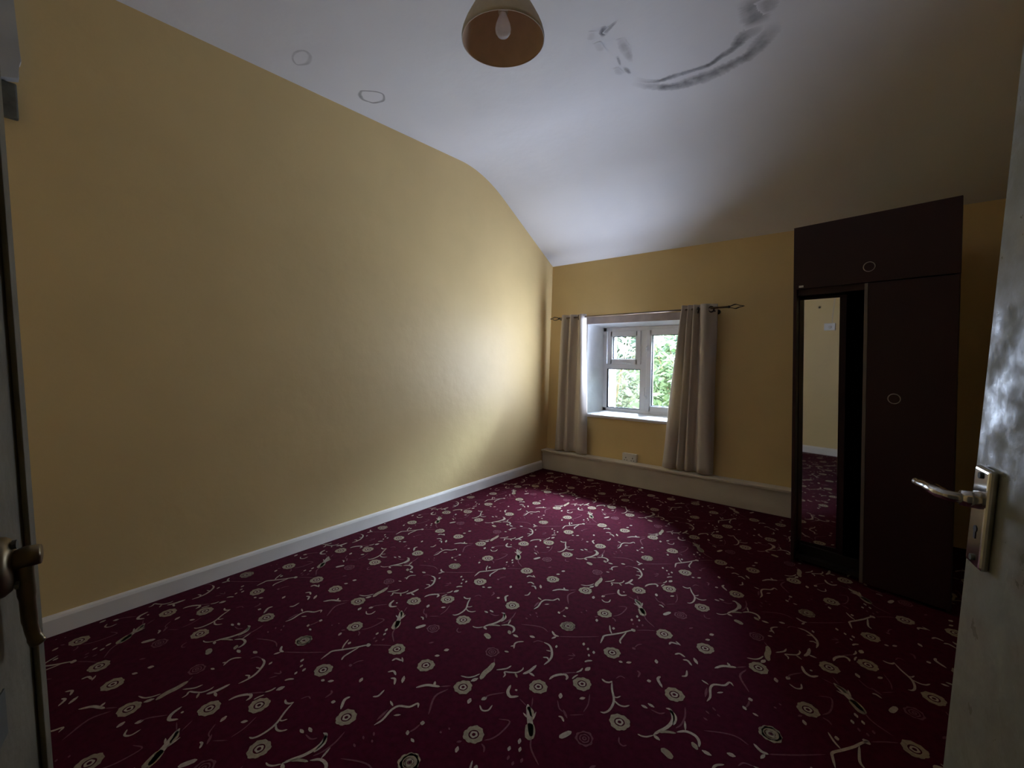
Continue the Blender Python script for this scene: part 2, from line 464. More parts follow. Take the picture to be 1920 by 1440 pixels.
def build_floor():
    V, F, MI = [], [], []
    V += [(XL - .12, YR - .12, 0), (XR + .12, YR - .12, 0), (XR + .12, 4.40, 0), (XL - .12, 4.40, 0)]
    V += [(x, y, -0.08) for x, y, z in V]
    F += [(0, 1, 2, 3), (7, 6, 5, 4), (0, 4, 5, 1), (1, 5, 6, 2), (2, 6, 7, 3), (3, 7, 4, 0)]; MI += [0] * 6
    rnd = random.Random(3)
    def inside(x, y): return XL + .02 < x < XR - .02 and YR + .02 < y < 4.03
    def strip(pts, w, mi, ox, oy):
        n = len(pts); L, R = [], []
        for i, p in enumerate(pts):
            q, r = pts[max(i - 1, 0)], pts[min(i + 1, n - 1)]
            dx, dy = r[0] - q[0], r[1] - q[1]; l = math.hypot(dx, dy) or 1
            t = i / (n - 1)
            h = w * 0.5 * min(1.0, 0.28 + 2.6 * math.sin(PI * t)) * (0.8 + 0.35 * math.sin(PI * t))
            L.append((p[0] + ox - dy / l * h, p[1] + oy + dx / l * h)); R.append((p[0] + ox + dy / l * h, p[1] + oy - dx / l * h))
        b = len(V)
        for a, c in zip(L, R): V.extend([(a[0], a[1], .0008), (c[0], c[1], .0008)])
        for i in range(n - 1):
            k = b + 2 * i
            F.append((k, k + 1, k + 3, k + 2)); MI.append(mi)
    def ring(cx, cy, r0, r1, mi, scal=0.0, k=9, ph=0.0, n=28, sq=1.0):
        b = len(V)
        for i in range(n):
            t = 2 * PI * i / n; c, s_ = math.cos(t), math.sin(t)
            e = r1 * (1 + scal * math.cos(k * t + ph) + scal * .7 * math.cos(3 * t + 2 * ph))
            V.append((cx + r0 * c, cy + r0 * s_ * sq, .0008)); V.append((cx + e * c, cy + e * s_ * sq, .0008))
        for i in range(n):
            k0, k1 = b + 2 * i, b + 2 * ((i + 1) % n)
            F.append((k0, k0 + 1, k1 + 1, k1)); MI.append(mi)
    paths = []
    for cls, w, c in STROKES:
        pts = [(c[i] / 1000, c[i + 1] / 1000) for i in range(0, len(c), 2)]
        paths.append((cls, w * 1.25 / 1e4, smooth_path(pts, 4 if len(pts) > 2 else 3)))
    for i in range(-5, 6):
        for j in range(-5, 6):
            ox = i * LAT_A[0] + j * LAT_B[0]; oy = i * LAT_A[1] + j * LAT_B[1]
            for cls, w, p in paths:
                if all(inside(x + ox, y + oy) for x, y in p): strip(p, w, (1, 2, 3)[cls], ox, oy)
            for q, (u, v) in enumerate(FLOWERS):
                x = LAT_O[0] + u * LAT_A[0] + v * LAT_B[0] + ox; y = LAT_O[1] + u * LAT_A[1] + v * LAT_B[1] + oy
                if not inside(x - .04, y - .04) or not inside(x + .04, y + .04): continue
                ring(x, y, .0185, .0355, 3, .055, 9, q * 1.3)
                ring(x, y, .0065, .0135, 1, .05, 5, q)
            for q, (u, v) in enumerate(DIMFLOWERS):
                x = LAT_O[0] + u * LAT_A[0] + v * LAT_B[0] + ox; y = LAT_O[1] + u * LAT_A[1] + v * LAT_B[1] + oy
                if not inside(x - .04, y - .04) or not inside(x + .04, y + .04): continue
                ring(x, y, .0235, .030, 2, .07, 8, q); ring(x, y, .013, .0175, 3 if q == 0 else 2, .05, 6, q); ring(x, y, .003, .008, 2, 0)
    o = mesh_obj('floor', V, F, None, mats=[M_c0, M_c1, M_c2, M_c3], midx=MI)
    return structure(o, 'burgundy fitted carpet with beige flowers and curling scrolls')
floor_o = build_floor()

# ---- ceiling
def build_ceiling():
    ys = [YR - .12, 0, 1, 2, 2.7, 2.8] + [2.8 + .6 * i / 16 for i in range(1, 17)] + [3.5, 3.8, 4.55]
    prof = [(y, ceil_z(y)) for y in ys] + [(4.55, 3.2), (YR - .12, 3.2)]
    o = prism('ceiling', prof, 0, XL - .12, XR + .12, M_ceil)
    for p in o.data.polygons:
        if p.normal.z < -.5: p.use_smooth = True
    o.data.set_sharp_from_angle(angle=0.5)
    return structure(o, 'white painted ceiling sloping down towards the window wall')
ceiling_o = build_ceiling()

def stain_part(name, strips, label):
    V, F, A = [], [], []; lay = 0
    prof = [(-1, 0), (-.72, .55), (-.3, 1), (.3, .9), (.72, .5), (1, 0)]
    rnd = random.Random(11)
    for a, pts in strips:
        P = smooth_path(pts, 8); n = len(P); b = len(V); lay += 1
        closed = math.hypot(P[0][0] - P[-1][0], P[0][1] - P[-1][1]) < .01
        for i, (x, y, w) in enumerate(P):
            q, r = P[max(i - 1, 0)], P[min(i + 1, n - 1)]
            if closed and i in (0, n - 1): q, r = P[-2], P[1]
            dx, dy = r[0] - q[0], r[1] - q[1]; l = math.hypot(dx, dy) or 1
            end = 1.0 if closed else min(1.0, 5 * min(i, n - 1 - i) / n)
            jit = 0 if closed else (rnd.random() - .5) * .25
            for k, (t, al) in enumerate(prof):
                h = w * .5 * t * (1 + jit)
                X, Y = x - dy / l * h, y + dx / l * h
                V.append((X, Y, ceil_z(Y) - .0005 - .00006 * lay)); A.append(al * a * end)
        m = len(prof)
        for i in range(n - 1):
            for k in range(m - 1):
                c = b + i * m + k
                F.append((c, c + 1, c + m + 1, c + m))
    o = mesh_obj(name, V, F, M_stain, ceiling_o, smooth=True)
    at = o.data.attributes.new('stain', 'FLOAT', 'POINT'); at.data.foreach_set('value', A)
    if label: o['label'] = label
    return o
stain_part('water_stain', STAINS[:12], 'grey ring of flaking paint')
stain_part('patch_outline', STAINS[12:13], 'small oval ring mark')
stain_part('patch_outline', STAINS[13:14], 'faint round mark')

# ---- walls
ywall = [YR - .1, 0, 1, 2, 2.8] + [2.8 + .6 * i / 16 for i in range(1, 17)] + [3.8, 4.30]
structure(prism('wall_left', [(YR - .1, -.05)] + [(4.30, -.05)] + [(y, ceil_z(y) + .03) for y in reversed(ywall)], 0, XL - .12, XL, M_wall),
          'long mustard yellow wall on the left')
WX0, WX1, WZ0, WZ1 = -2.44, -1.345, 0.635, 1.695          # the hole for the window
def build_back():
    xs = [XL - .1, WX0, WX1, XR + .1]; zs = [-.05, WZ0, WZ1, 2.42]
    V, F = [], []
    idx = {}
    for s in (0, 1):
        for i, x in enumerate(xs):
            for k, z in enumerate(zs):
                idx[s, i, k] = len(V); V.append((x, back_y(z) if s == 0 else 4.76, z))
    for i in range(3):
        for k in range(3):
            if i == 1 and k == 1: continue
            a = [(i, k), (i + 1, k), (i + 1, k + 1), (i, k + 1)]
            F.append([idx[(0,) + q] for q in a]); F.append([idx[(1,) + q] for q in reversed(a)])
    loop = [(1, 1), (2, 1), (2, 2), (1, 2)]
    for p, q in zip(loop, loop[1:] + loop[:1]): F.append([idx[0, p[0], p[1]], idx[1, p[0], p[1]], idx[1, q[0], q[1]], idx[0, q[0], q[1]]])
    out = [(i, 0) for i in range(4)] + [(3, 1), (3, 2), (3, 3)] + [(2, 3), (1, 3), (0, 3)] + [(0, 2), (0, 1)]
    for p, q in zip(out, out[1:] + out[:1]): F.append([idx[0, p[0], p[1]], idx[0, q[0], q[1]], idx[1, q[0], q[1]], idx[1, p[0], p[1]]])
    return structure(mesh_obj('wall_back', V, F, M_wall), 'yellow wall with the window, under the low end of the ceiling')
build_back()
structure(box('wall_right', (XR, .22, -.05), (XR + .12, 4.5, 3.05), M_wall, bevel=0), 'yellow wall in shadow behind the wardrobe')
structure(box('wall_rear', (XL - .1, YR - .12, -.05), (-.75, YR, 3.05), M_wall, bevel=0), 'yellow wall behind the camera, seen in the mirror')
structure(box('wall_overdoor', (-.76, YR - .12, 2.10), (.42, YR, 3.05), M_wall, bevel=0), 'yellow wall above the doorway behind the camera')
# unseen passage behind the doorway, added dark to cut bounced light
M_hall = mat('unseen_passage_brown', (.10, .075, .05), .7, .2, var=.15)
structure(box('wall_passage', (-1.6, -1.75, -.05), (1.3, -1.65, 2.5), M_hall, bevel=0), 'unseen brown wall of the passage behind the camera')
structure(box('wall_passage', (-1.6, -1.66, -.05), (-1.5, YR - .11, 2.5), M_hall, bevel=0), 'unseen brown end wall of the passage, left of the doorway')
structure(box('wall_passage', (1.2, -1.66, -.05), (1.3, YR - .09, 2.5), M_hall, bevel=0), 'unseen brown end wall of the passage, right of the doorway')
structure(box('ceiling_passage', (-1.6, -1.75, 2.4), (1.3, YR - .11, 2.5), M_hall, bevel=0), 'unseen low ceiling of the passage behind the camera')
structure(box('floor_passage', (-1.6, -1.75, -.08), (1.3, YR - .12, -.001), M_hall, bevel=0), 'unseen dark floor of the passage behind the camera')
structure(box('wall_corner', (.30, YR - .1, -.05), (XR + .12, .22, 3.05), M_wall, bevel=0), 'yellow wall corner that carries the right door')

def skirting(name, p0, p1, nrm, h, m, label):
    """board with a rounded top along a wall; nrm points into the room"""
    th = .019
    bm = bmesh.new(); prof = [(0, 0), (th, 0), (th, h - .018), (th * .75, h - .006), (th * .4, h), (0, h)]
    A = [bm.verts.new((p0[0] + nrm[0] * t, p0[1] + nrm[1] * t, z)) for t, z in prof]
    B = [bm.verts.new((p1[0] + nrm[0] * t, p1[1] + nrm[1] * t, z)) for t, z in prof]
    bm.faces.new(A); bm.faces.new(B[::-1]); n = len(prof)
    for i in range(n): bm.faces.new([A[i], B[i], B[(i + 1) % n], A[(i + 1) % n]])
    return structure(bm_obj(name, bm, m), label)
skirting('baseboard_left', (XL, YR), (XL, 4.035), (1, 0), .094, M_skirt, 'white skirting board along the long yellow wall')
skirting('baseboard_rear', (XL + .02, YR), (-.76, YR), (0, 1), .094, M_skirt, 'white skirting board seen in the mirror')

# ---- pipe boxing under the window (a low painted ledge)
bx = struct_empty('trim_1', 'low cream painted pipe boxing along the foot of the window wall', (-1.65, 4.09, 0))
def kid(o, root):
    o.parent = root
    o.matrix_parent_inverse = Matrix.Translation(root.location).inverted()
    return o
kid(box('front_board', (XL + .012, 4.045, 0.001), (-.405, 4.063, .200), M_trim, bevel=.002), bx)
kid(box('top_board', (XL + .004, 4.032, .202), (-.402, 4.147, .222), M_trim, bevel=.004), bx)

# ------------------------------------------------------------------ window
win = struct_empty('window_1', 'small white window set deep in the wall, with leaves outside', (-1.885, 4.48, .66))
W = lambda o: kid(o, win)
# splayed plaster reveal
def quad_prism(name, pts_front, pts_back, m):
    V = [tuple(p) for p in pts_front] + [tuple(p) for p in pts_back]; n = len(pts_front)
    F = [list(range(n)), list(range(2 * n - 1, n - 1, -1))] + [[i, i + n, (i + 1) % n + n, (i + 1) % n] for i in range(n)]
    bm = bmesh.new(); vs = [bm.verts.new(v) for v in V]
    for f in F: bm.faces.new([vs[i] for i in f])
    return bm_obj(name, bm, m)
FY0, FY1 = 4.45, 4.515                                    # window frame, front and back
def jamb(xf, xb, xo, name='reveal'):
    # outline in plan: front edge on wall face, back edge at the frame, outer side in the wall
    zb, zt = .645, 1.69
    bm = bmesh.new()
    out = lambda z: [(xf, back_y(z) - .002), (xb, FY0 + .01), (xb, 4.775), (xo, 4.775), (xo, back_y(z) - .002)]
    A = [bm.verts.new((x, y, zb)) for x, y in out(zb)]; B = [bm.verts.new((x, y, zt)) for x, y in out(zt)]
    bm.faces.new(A[::-1]); bm.faces.new(B)
    for i in range(5): bm.faces.new([A[i], A[(i + 1) % 5], B[(i + 1) % 5], B[i]])
    return W(bm_obj(name, bm, M_white))
jamb(-2.415, -2.352, WX0 - .004)
jamb(-1.375, -1.418, WX1 + .004)
# soffit, sloping up to the room
W(prism('soffit', [(back_y(1.63) + .012, 1.630), (FY0 + .01, 1.588), (4.775, 1.588), (4.775, 1.70), (back_y(1.7) + .012, 1.70)], 0, WX0, WX1, M_white))
W(prism('lintel_board', [(back_y(1.625) - .004, 1.622), (back_y(1.695) - .004, 1.694), (back_y(1.695) + .016, 1.694), (back_y(1.625) + .016, 1.622)], 0, WX0, WX1, M_lintel))
W(prism('sill', [(back_y(.65) - .022, .648), (back_y(.65) - .022, .657), (back_y(.65) - .014, .662), (FY0 + .01, .674), (4.80, .664), (4.80, .63), (back_y(.65) - .014, .63)], 0, WX0 + .005, WX1 - .005, M_white))
# frame
fx0, fx1, fz0, fz1 = -2.352, -1.418, .674, 1.588
mx0, mx1 = -1.918, -1.848                                  # mullion
bm = bmesh.new()
for lo, hi in (((fx0, FY0, fz0), (fx0 + .045, FY1, fz1)), ((fx1 - .045, FY0, fz0), (fx1, FY1, fz1)),
               ((fx0, FY0, fz1 - .042), (fx1, FY1, fz1)), ((fx0, FY0, fz0), (fx1, FY1, fz0 + .036))):
    add_box(bm, lo, hi, .005)
W(bm_obj('frame', bm, M_upvc))
W(box('mullion', (mx0, FY0 - .002, fz0 + .03), (mx1, FY1, fz1 - .038), M_upvc, bevel=.006))
W(box('transom', (fx0 + .04, FY0 - .001, 1.140), (mx0 + .004, FY1, 1.196), M_upvc, bevel=.005))
def glass_mat():
    m = bpy.data.materials.new('clear_window_glass'); m.use_nodes = True; nt = m.node_tree
    nt.nodes.remove(nt.nodes['Principled BSDF'])
    tr = nt.nodes.new('ShaderNodeBsdfTransparent'); tr.inputs['Color'].default_value = (.95, .97, .96, 1)
    gl = nt.nodes.new('ShaderNodeBsdfGlossy'); gl.inputs['Roughness'].default_value = .02
    fr = nt.nodes.new('ShaderNodeFresnel'); fr.inputs['IOR'].default_value = 1.45
    mx = nt.nodes.new('ShaderNodeMixShader')
    nt.links.new(fr.outputs[0], mx.inputs[0]); nt.links.new(tr.outputs[0], mx.inputs[1]); nt.links.new(gl.outputs[0], mx.inputs[2])
    nt.links.new(mx.outputs[0], nt.nodes['Material Output'].inputs['Surface'])
    return m
M_glass = glass_mat()
def sash(x0, x1, z0, z1, t, proud):
    """an opening light: welded sash frame, gasket line and its pane"""
    bm = bmesh.new(); y0, y1 = FY0 - proud, FY1 - .008
    for lo, hi in (((x0, y0, z0), (x0 + t, y1, z1)), ((x1 - t, y0, z0), (x1, y1, z1)), ((x0 + t * .6, y0, z1 - t), (x1 - t * .6, y1, z1)), ((x0 + t * .6, y0, z0), (x1 - t * .6, y1, z0 + t))):
        add_box(bm, lo, hi, .005)
    s = W(bm_obj('sash', bm, M_upvc))
    return s
def gasket(x0, x1, z0, z1):
    bm = bmesh.new(); g = .006; y0, y1 = FY0 + .012, FY0 + .03
    for lo, hi in (((x0 - .01, y0, z0 - .01), (x0 + g, y1, z1 + .01)), ((x1 - g, y0, z0 - .01), (x1 + .01, y1, z1 + .01)), ((x0, y0, z1 - g), (x1, y1, z1 + .01)), ((x0, y0, z0 - .01), (x1, y1, z0 + g))):
        add_box(bm, lo, hi, 0)
    W(bm_obj('gasket', bm, M_gasket))
def pane(x0, x1, z0, z1): W(box('pane', (x0 - .008, FY0 + .020, z0 - .008), (x1 + .008, FY0 + .026, z1 + .008), M_glass, bevel=0))
sash(-2.296, -1.912, 1.190, 1.548, .058, .014); gasket(-2.238, -1.970, 1.248, 1.490); pane(-2.238, -1.970, 1.248, 1.490)
gasket(-2.300, -1.920, .712, 1.138); pane(-2.300, -1.920, .712, 1.138)
sash(-1.852, -1.455, .704, 1.552, .056, .014); gasket(-1.796, -1.511, .760, 1.496); pane(-1.796, -1.511, .760, 1.496)
def casement_handle(x, z, ang):
    """small espagnolette handle: base, neck and lever"""
    hb = bmesh.new(); add_box(hb, (-.011, -.012, -.030), (.011, 0, .030), .004)
    add_tube(hb, [(0, -.010, 0), (0, -.034, 0)], .008, 10)
    add_tube(hb, smooth_path([(0, -.032, 0), (.004, -.036, -.03), (.004, -.034, -.075), (.002, -.030, -.095)], 4), [.008] * 12 + [.006], 8, .7)
    h = bm_obj('window_handle', hb, M_upvc, smooth=False)
    h.data.transform(Matrix.Translation((x, FY0 - .012, z)) @ Matrix.Rotation(ang, 4, 'Y'))
    W(h)
casement_handle(-2.100, 1.205, math.radians(-90))
casement_handle(-1.842, 1.365, 0)
casement_handle(-1.842, .860, math.radians(180))
# ------------------------------------------------------------------ outside
M_ground = mat('damp_soil_and_grass', (0.06, 0.07, 0.03), 0.9, 0.2, var=0.4, scale=3)
M_bark = mat('thin_branch_bark', (0.13, 0.10, 0.06), 0.8, 0.2, var=0.2)
gr = mesh_obj('ground', [(-9, 4.76, .1), (5, 4.76, .1), (5, 6.0, .25), (-9, 6.0, .25), (5, 9.5, 2.4), (-9, 9.5, 2.4), (5, 14, 2.8), (-9, 14, 2.8)],
              [(0, 1, 2, 3), (3, 2, 4, 5), (5, 4, 6, 7)], M_ground)
structure(gr, 'rising bank outside the window')
def leaf_mat(name, col, trans):
    m, nt, b = new_mat(name, col, .45, .4)
    tc = nt.nodes.new('ShaderNodeTexCoord'); n = nt.nodes.new('ShaderNodeTexNoise'); n.inputs['Scale'].default_value = 5
    nt.links.new(tc.outputs['Object'], n.inputs['Vector'])
    r = nt.nodes.new('ShaderNodeValToRGB')
    r.color_ramp.elements[0].position = .35; r.color_ramp.elements[1].position = .65
    r.color_ramp.elements[0].color = (*[c * .55 for c in col], 1); r.color_ramp.elements[1].color = (*[min(1, c * 1.4) for c in col], 1)
    nt.links.new(n.outputs['Fac'], r.inputs['Fac']); nt.links.new(r.outputs['Color'], b.inputs['Base Color'])
    tl = nt.nodes.new('ShaderNodeBsdfTranslucent'); nt.links.new(r.outputs['Color'], tl.inputs['Color'])
    mx = nt.nodes.new('ShaderNodeMixShader'); mx.inputs[0].default_value = trans
    nt.links.new(b.outputs[0], mx.inputs[1]); nt.links.new(tl.outputs[0], mx.inputs[2])
    nt.links.new(mx.outputs[0], nt.nodes['Material Output'].inputs['Surface'])
    return m
def leaves(name, n, region, size, m, seed, parent):
    rnd = random.Random(seed); V, F = [], []
    for _ in range(n):
        x, y, z = region(rnd)
        s = size * rnd.uniform(.55, 1.35); w = s * rnd.uniform(.26, .42)
        R = Matrix.Rotation(rnd.uniform(0, 2 * PI), 3, 'Z') @ Matrix.Rotation(rnd.uniform(-.7, 1.1), 3, 'X') @ Matrix.Rotation(rnd.uniform(-.6, .6), 3, 'Y')
        b = len(V)
        for p in ((0, 0, 0), (-w, s * .35, w * .35), (-w * .8, s * .7, w * .3), (0, s * 1.05, -s * .1), (w * .8, s * .7, w * .3), (w, s * .35, w * .35), (0, s * .5, 0)):
            q = R @ Vector(p); V.append((x + q.x, y + q.y, z + q.z))
        F += [(b, b + 6, b + 2, b + 1), (b + 6, b + 3, b + 2), (b, b + 5, b + 4, b + 6), (b + 6, b + 4, b + 3)]
    o = mesh_obj(name, V, F, m, parent); o['kind'] = 'stuff'
    return o
def shrub(label, cx, cy, h, rx, col, n, size, seed, group):
    t = thing('shrub', label, 'shrub', (cx, cy, 0), 0, group)
    gz = .1 + max(0, (cy - 4.76)) * .12 if cy < 6 else .25 + (cy - 6) * .61
    def reg(r):
        while True:
            u, v, w_ = r.uniform(-1, 1), r.uniform(-1, 1), r.uniform(-1, 1)
            d = u * u + v * v + w_ * w_
            if .25 < d < 1: break
        return u * rx, v * rx * .6, gz + h * .52 + w_ * h * .52
    leaves('foliage', n, reg, size, leaf_mat('leaf_' + str(seed), col, .35), seed, t)
    rnd = random.Random(seed + 50); bm = bmesh.new()
    for k in range(9):
        a = rnd.uniform(-.9, .9); b = rnd.uniform(-.5, .5)
        add_tube(bm, smooth_path([(a * .1, b * .1, gz - .1), (a * rx * .5, b * rx * .5, gz + h * .4), (a * rx, b * rx, gz + h * rnd.uniform(.75, 1.0))], 4), [.014] * 4 + [.009] * 4 + [.004], 6)
    bm_obj('branch', bm, M_bark, t)
    return t
GRP = None
shrub('bushy light green shrub seen through the tall right pane', -1.95, 6.0, 1.55, .52, LEAF1, 1500, .10, 1, GRP)
shrub('pale leafy shrub seen through the lower left pane', -3.05, 5.9, 1.45, .56, LEAF2, 1300, .085, 2, GRP)
shrub('taller dark green shrub behind, seen through the top left pane', -3.75, 7.3, 1.05, .78, LEAF3, 1900, .13, 3, GRP)
shrub('blue green shrub at the back, between the two window lights', -2.1, 7.5, 1.0, .70, LEAF4, 1700, .11, 4, GRP)

# ------------------------------------------------------------------ curtains
def curtain_mat():
    m, nt, b = new_mat('taupe_linen_curtain', (0.52, 0.46, 0.39), .85, .15)
    b.inputs['Sheen Weight'].default_value = .15
    tc = nt.nodes.new('ShaderNodeTexCoord')
    wv = nt.nodes.new('ShaderNodeTexNoise'); wv.inputs['Scale'].default_value = 55
    mp = nt.nodes.new('ShaderNodeMapping'); mp.inputs['Scale'].default_value = (1, 1, 8)
    nt.links.new(tc.outputs['Object'], mp.inputs['Vector']); nt.links.new(mp.outputs['Vector'], wv.inputs['Vector'])
    r = nt.nodes.new('ShaderNodeValToRGB'); r.color_ramp.elements[0].color = (.62, .56, .48, 1); r.color_ramp.elements[1].color = (.74, .67, .59, 1)
    nt.links.new(wv.outputs['Fac'], r.inputs['Fac']); nt.links.new(r.outputs['Color'], b.inputs['Base Color'])
    bp = nt.nodes.new('ShaderNodeBump'); bp.inputs['Strength'].default_value = .2; bp.inputs['Distance'].default_value = .002
    nt.links.new(wv.outputs['Fac'], bp.inputs['Height']); nt.links.new(bp.outputs['Normal'], b.inputs['Normal'])
    tl = nt.nodes.new('ShaderNodeBsdfTranslucent'); tl.inputs['Color'].default_value = (.55, .45, .30, 1)
    mx = nt.nodes.new('ShaderNodeMixShader'); mx.inputs[0].default_value = .16
    nt.links.new(b.outputs[0], mx.inputs[1]); nt.links.new(tl.outputs[0], mx.inputs[2])
    nt.links.new(mx.outputs[0], nt.nodes['Material Output'].inputs['Surface'])
    return m
M_curt = curtain_mat()
PY, PZ = 4.105, 1.690
def curtain(name, label, path_top, path_bot, z0, z1, rings, loc):
    """fabric hung in folds: plan outlines at the top and at the hem, blended downwards"""
    t = thing(name, label, 'curtain', loc)
    T = smooth_path(path_top, 7); B = smooth_path(path_bot, 7); n = len(T); H = 26
    V, F = [], []
    for h in range(H + 1):
        s = h / H; z = z1 + (z0 - z1) * s; e = s ** .9
        for k in range(n):
            wob = .003 * math.sin(9 * s + k * .35)
            V.append((T[k][0] + (B[k][0] - T[k][0]) * e + wob - loc[0], T[k][1] + (B[k][1] - T[k][1]) * e - loc[1], z - loc[2]))
    for h in range(H):
        for k in range(n - 1):
            a = h * n + k; F.append((a, a + n, a + n + 1, a + 1))
    f = mesh_obj('fabric', V, F, M_curt, t, smooth=True)
    md = f.modifiers.new('thickness', 'SOLIDIFY'); md.thickness = .003; md.offset = 0
    for (x, y, nx, ny) in rings:
        torus('eyelet', (x - loc[0], y - loc[1], PZ - loc[2]), (.0235), .0065, (nx, ny, 0), M_black, t, 20, 6)
    return t
A_ = .034
def zig(xs, ys): return [(x, PY + y) for x, y in zip(xs, ys)]
# left curtain: four soft folds, its last panel turned to the light
lt = zig([-2.672, -2.655, -2.625, -2.600, -2.570, -2.540, -2.520, -2.490, -2.462, -2.435, -2.405, -2.385],
         [ .010, -.030, -.034,  .030,  .004, -.036,  .002,  .034,  .000, -.036, -.030,  .020])
lb = zig([-2.752, -2.725, -2.680, -2.655, -2.620, -2.590, -2.555, -2.520, -2.480, -2.435, -2.385, -2.340],
         [ .010, -.038, -.040,  .018, -.010, -.044, -.008,  .020, -.004, -.046, -.044, -.004])
curtain('curtain', 'pale taupe eyelet curtain at the left of the window, hem above the ledge', lt, lb, .238, 1.722,
        [(-2.548, PY, .8, .6), (-2.462, PY, .75, .66)], (-2.53, PY, .24))
rt = zig([-1.392, -1.372, -1.352, -1.335, -1.318, -1.300, -1.285, -1.268, -1.250, -1.232, -1.208, -1.172, -1.132, -1.088],
         [ .020, -.034, -.010,  .026, -.034, -.012,  .024, -.034,  .000,  .034, -.030, -.038,  .000,  .032])
rb = zig([-1.532, -1.480, -1.430, -1.405, -1.378, -1.350, -1.330, -1.300, -1.262, -1.235, -1.195, -1.145, -1.100, -1.078],
         [-.004, -.046, -.036,  .014, -.044, -.020,  .016, -.042, -.004,  .022, -.042, -.050, -.040,  .000])
curtain('curtain', 'taupe eyelet curtain at the right of the window, flared towards the hem', rt, rb, .236, 1.738,
        [(-1.243, PY, .85, .5), (-1.132, PY - .002, .55, -.83)], (-1.25, PY, .24))
# pole
cp = thing('curtain_pole', 'thin dark metal curtain pole with wire cage ends above the window', 'curtain pole', (-1.87, PY, PZ))
K = lambda o: kid(o, cp)
K(tube('pole', [(-2.715, PY, PZ), (-1.8, PY, PZ + .006), (-.985, PY, PZ + .012)], .0085, M_pole, n=12))
def finial(x, z, d):
    """wire cage: four bowed wires between a collar and a tip"""
    bm = bmesh.new()
    for k in range(4):
        a = PI / 2 * k + PI / 4
        pts = [(x + d * t, PY + math.cos(a) * r, z + math.sin(a) * r) for t, r in ((0, .004), (.018, .014), (.048, .025), (.075, .012), (.105, .003))]
        add_tube(bm, smooth_path(pts, 4), .0026, 6)
    add_tube(bm, [(x - d * .012, PY, z), (x + d * .004, PY, z)], .011, 12)
    add_tube(bm, [(x + d * .100, PY, z), (x + d * .116, PY, z)], [.006, .002], 8)
    return K(bm_obj('finial', bm, M_black, smooth=True))
finial(-.985, PZ + .012, 1); finial(-2.715, PZ, -1)
def bracket(x):
    bm = bmesh.new()
    add_tube(bm, [(x, PY, PZ - .016), (x, PY + .06, PZ - .016), (x, back_y(PZ) + .002, PZ - .016)], .006, 8)
    add_tube(bm, [(x, back_y(PZ) - .008, PZ - .016), (x, back_y(PZ) + .002, PZ - .016)], .022, 16)
    K(bm_obj('bracket', bm, M_black))
bracket(-2.690); bracket(-1.105)

# ------------------------------------------------------------------ double socket above the ledge
so = thing('wall_socket', 'white double wall socket above the ledge under the window', 'socket', (-1.872, back_y(.27), .262))
S_ = lambda o: kid(o, so)
by = back_y(.262)
S_(box('back_box', (-1.945, by - .030, .218), (-1.799, by + .002, .304), M_plastic, bevel=.005))
S_(box('faceplate', (-1.946, by - .037, .217), (-1.798, by - .029, .305), M_plastic, bevel=.003))
for cx in (-1.908, -1.836):
    S_(box('switch', (cx - .010, by - .042, .276), (cx + .010, by - .036, .292), M_plastic, bevel=.003))
    bm = bmesh.new()
    add_box(bm, (cx - .004, by - .0378, .255), (cx + .004, by - .0368, .267), 0)
    for s in (-1, 1): add_box(bm, (cx + s * .013 - .005, by - .0378, .234), (cx + s * .013 + .005, by - .0368, .240), 0)
    S_(bm_obj('pin_holes', bm, M_gasket))

# ------------------------------------------------------------------ wardrobe in the corner
wd = thing('wardrobe', 'tall dark maroon built-in wardrobe beside the window wall, mirror in its open left side', 'wardrobe', (-.41, 3.20, 0))
ex, ey = .9797, -.2006; nx, ny = .2006, .9797
def wl(s, d): return (s * ex + d * nx, s * ey + d * ny)     # along the front, depth behind it (local to the wardrobe)
def slab(name, s0, s1, d0, d1, z0, z1, m, parent=wd, bevel=.003):
    pts = [wl(s0, d0), wl(s1, d0), wl(s1, d1), wl(s0, d1)]
    return prism(name, pts, 2, z0, z1, m, parent, bevel)
WW = .722
def to_l(x, y): return (x + .41, y - 3.20)
# side panels run back to the wall
prism('side_panel', [wl(0, 0), wl(.018, 0), to_l(-.385, 4.03), to_l(-.403, 4.03)], 2, 0, 1.692, M_maroon, wd, .002)
prism('side_panel', [wl(WW - .018, .002), wl(WW, .002), to_l(.330, 4.15), to_l(.312, 4.15)], 2, 0, 2.062, M_maroon, wd, .002)
prism('top_box', [wl(0, .020), wl(WW - .018, .020), to_l(.312, 4.15), to_l(-.403, 4.15)], 2, 1.700, 2.058, M_maroon, wd, .002)
prism('back_panel', [to_l(-.40, 4.02), to_l(.31, 4.02), to_l(.31, 4.03), to_l(-.40, 4.03)], 2, 0.001, 1.70, M_dark, wd)
prism('inner_floor', [wl(.018, .03), wl(WW - .018, .03), to_l(.31, 4.02), to_l(-.385, 4.02)], 2, .02, .045, M_dark, wd)
slab('upper_door', 0, WW, -.002, .018, 1.692, 2.062, M_maroon, bevel=.002)
slab('head_rail', .018, WW - .018, .020, .060, 1.655, 1.698, M_maroon)
slab('plinth', .018, .36, .075, .09, .001, .105, M_dark)
rd = slab('sliding_door', .368, WW - .002, -.018, .004, .020, 1.684, M_maroon, bevel=.002)
rd['label'] = 'plain maroon right door'
slab('edge_strip', .352, .368, -.020, .006, .018, 1.686, M_strip, rd, bevel=.002)
def ring_pull(s, z, d, parent):
    c = wl(s, d)
    torus('ring_pull', (c[0], c[1], z), .0255, .0022, (nx, ny, 0), M_ring, parent, 28, 8)
ring_pull(.3676, 1.7755, -.0035, wd.children[[c.name for c in wd.children].index('upper_door')])
ring_pull(.487, 1.064, -.0195, rd)
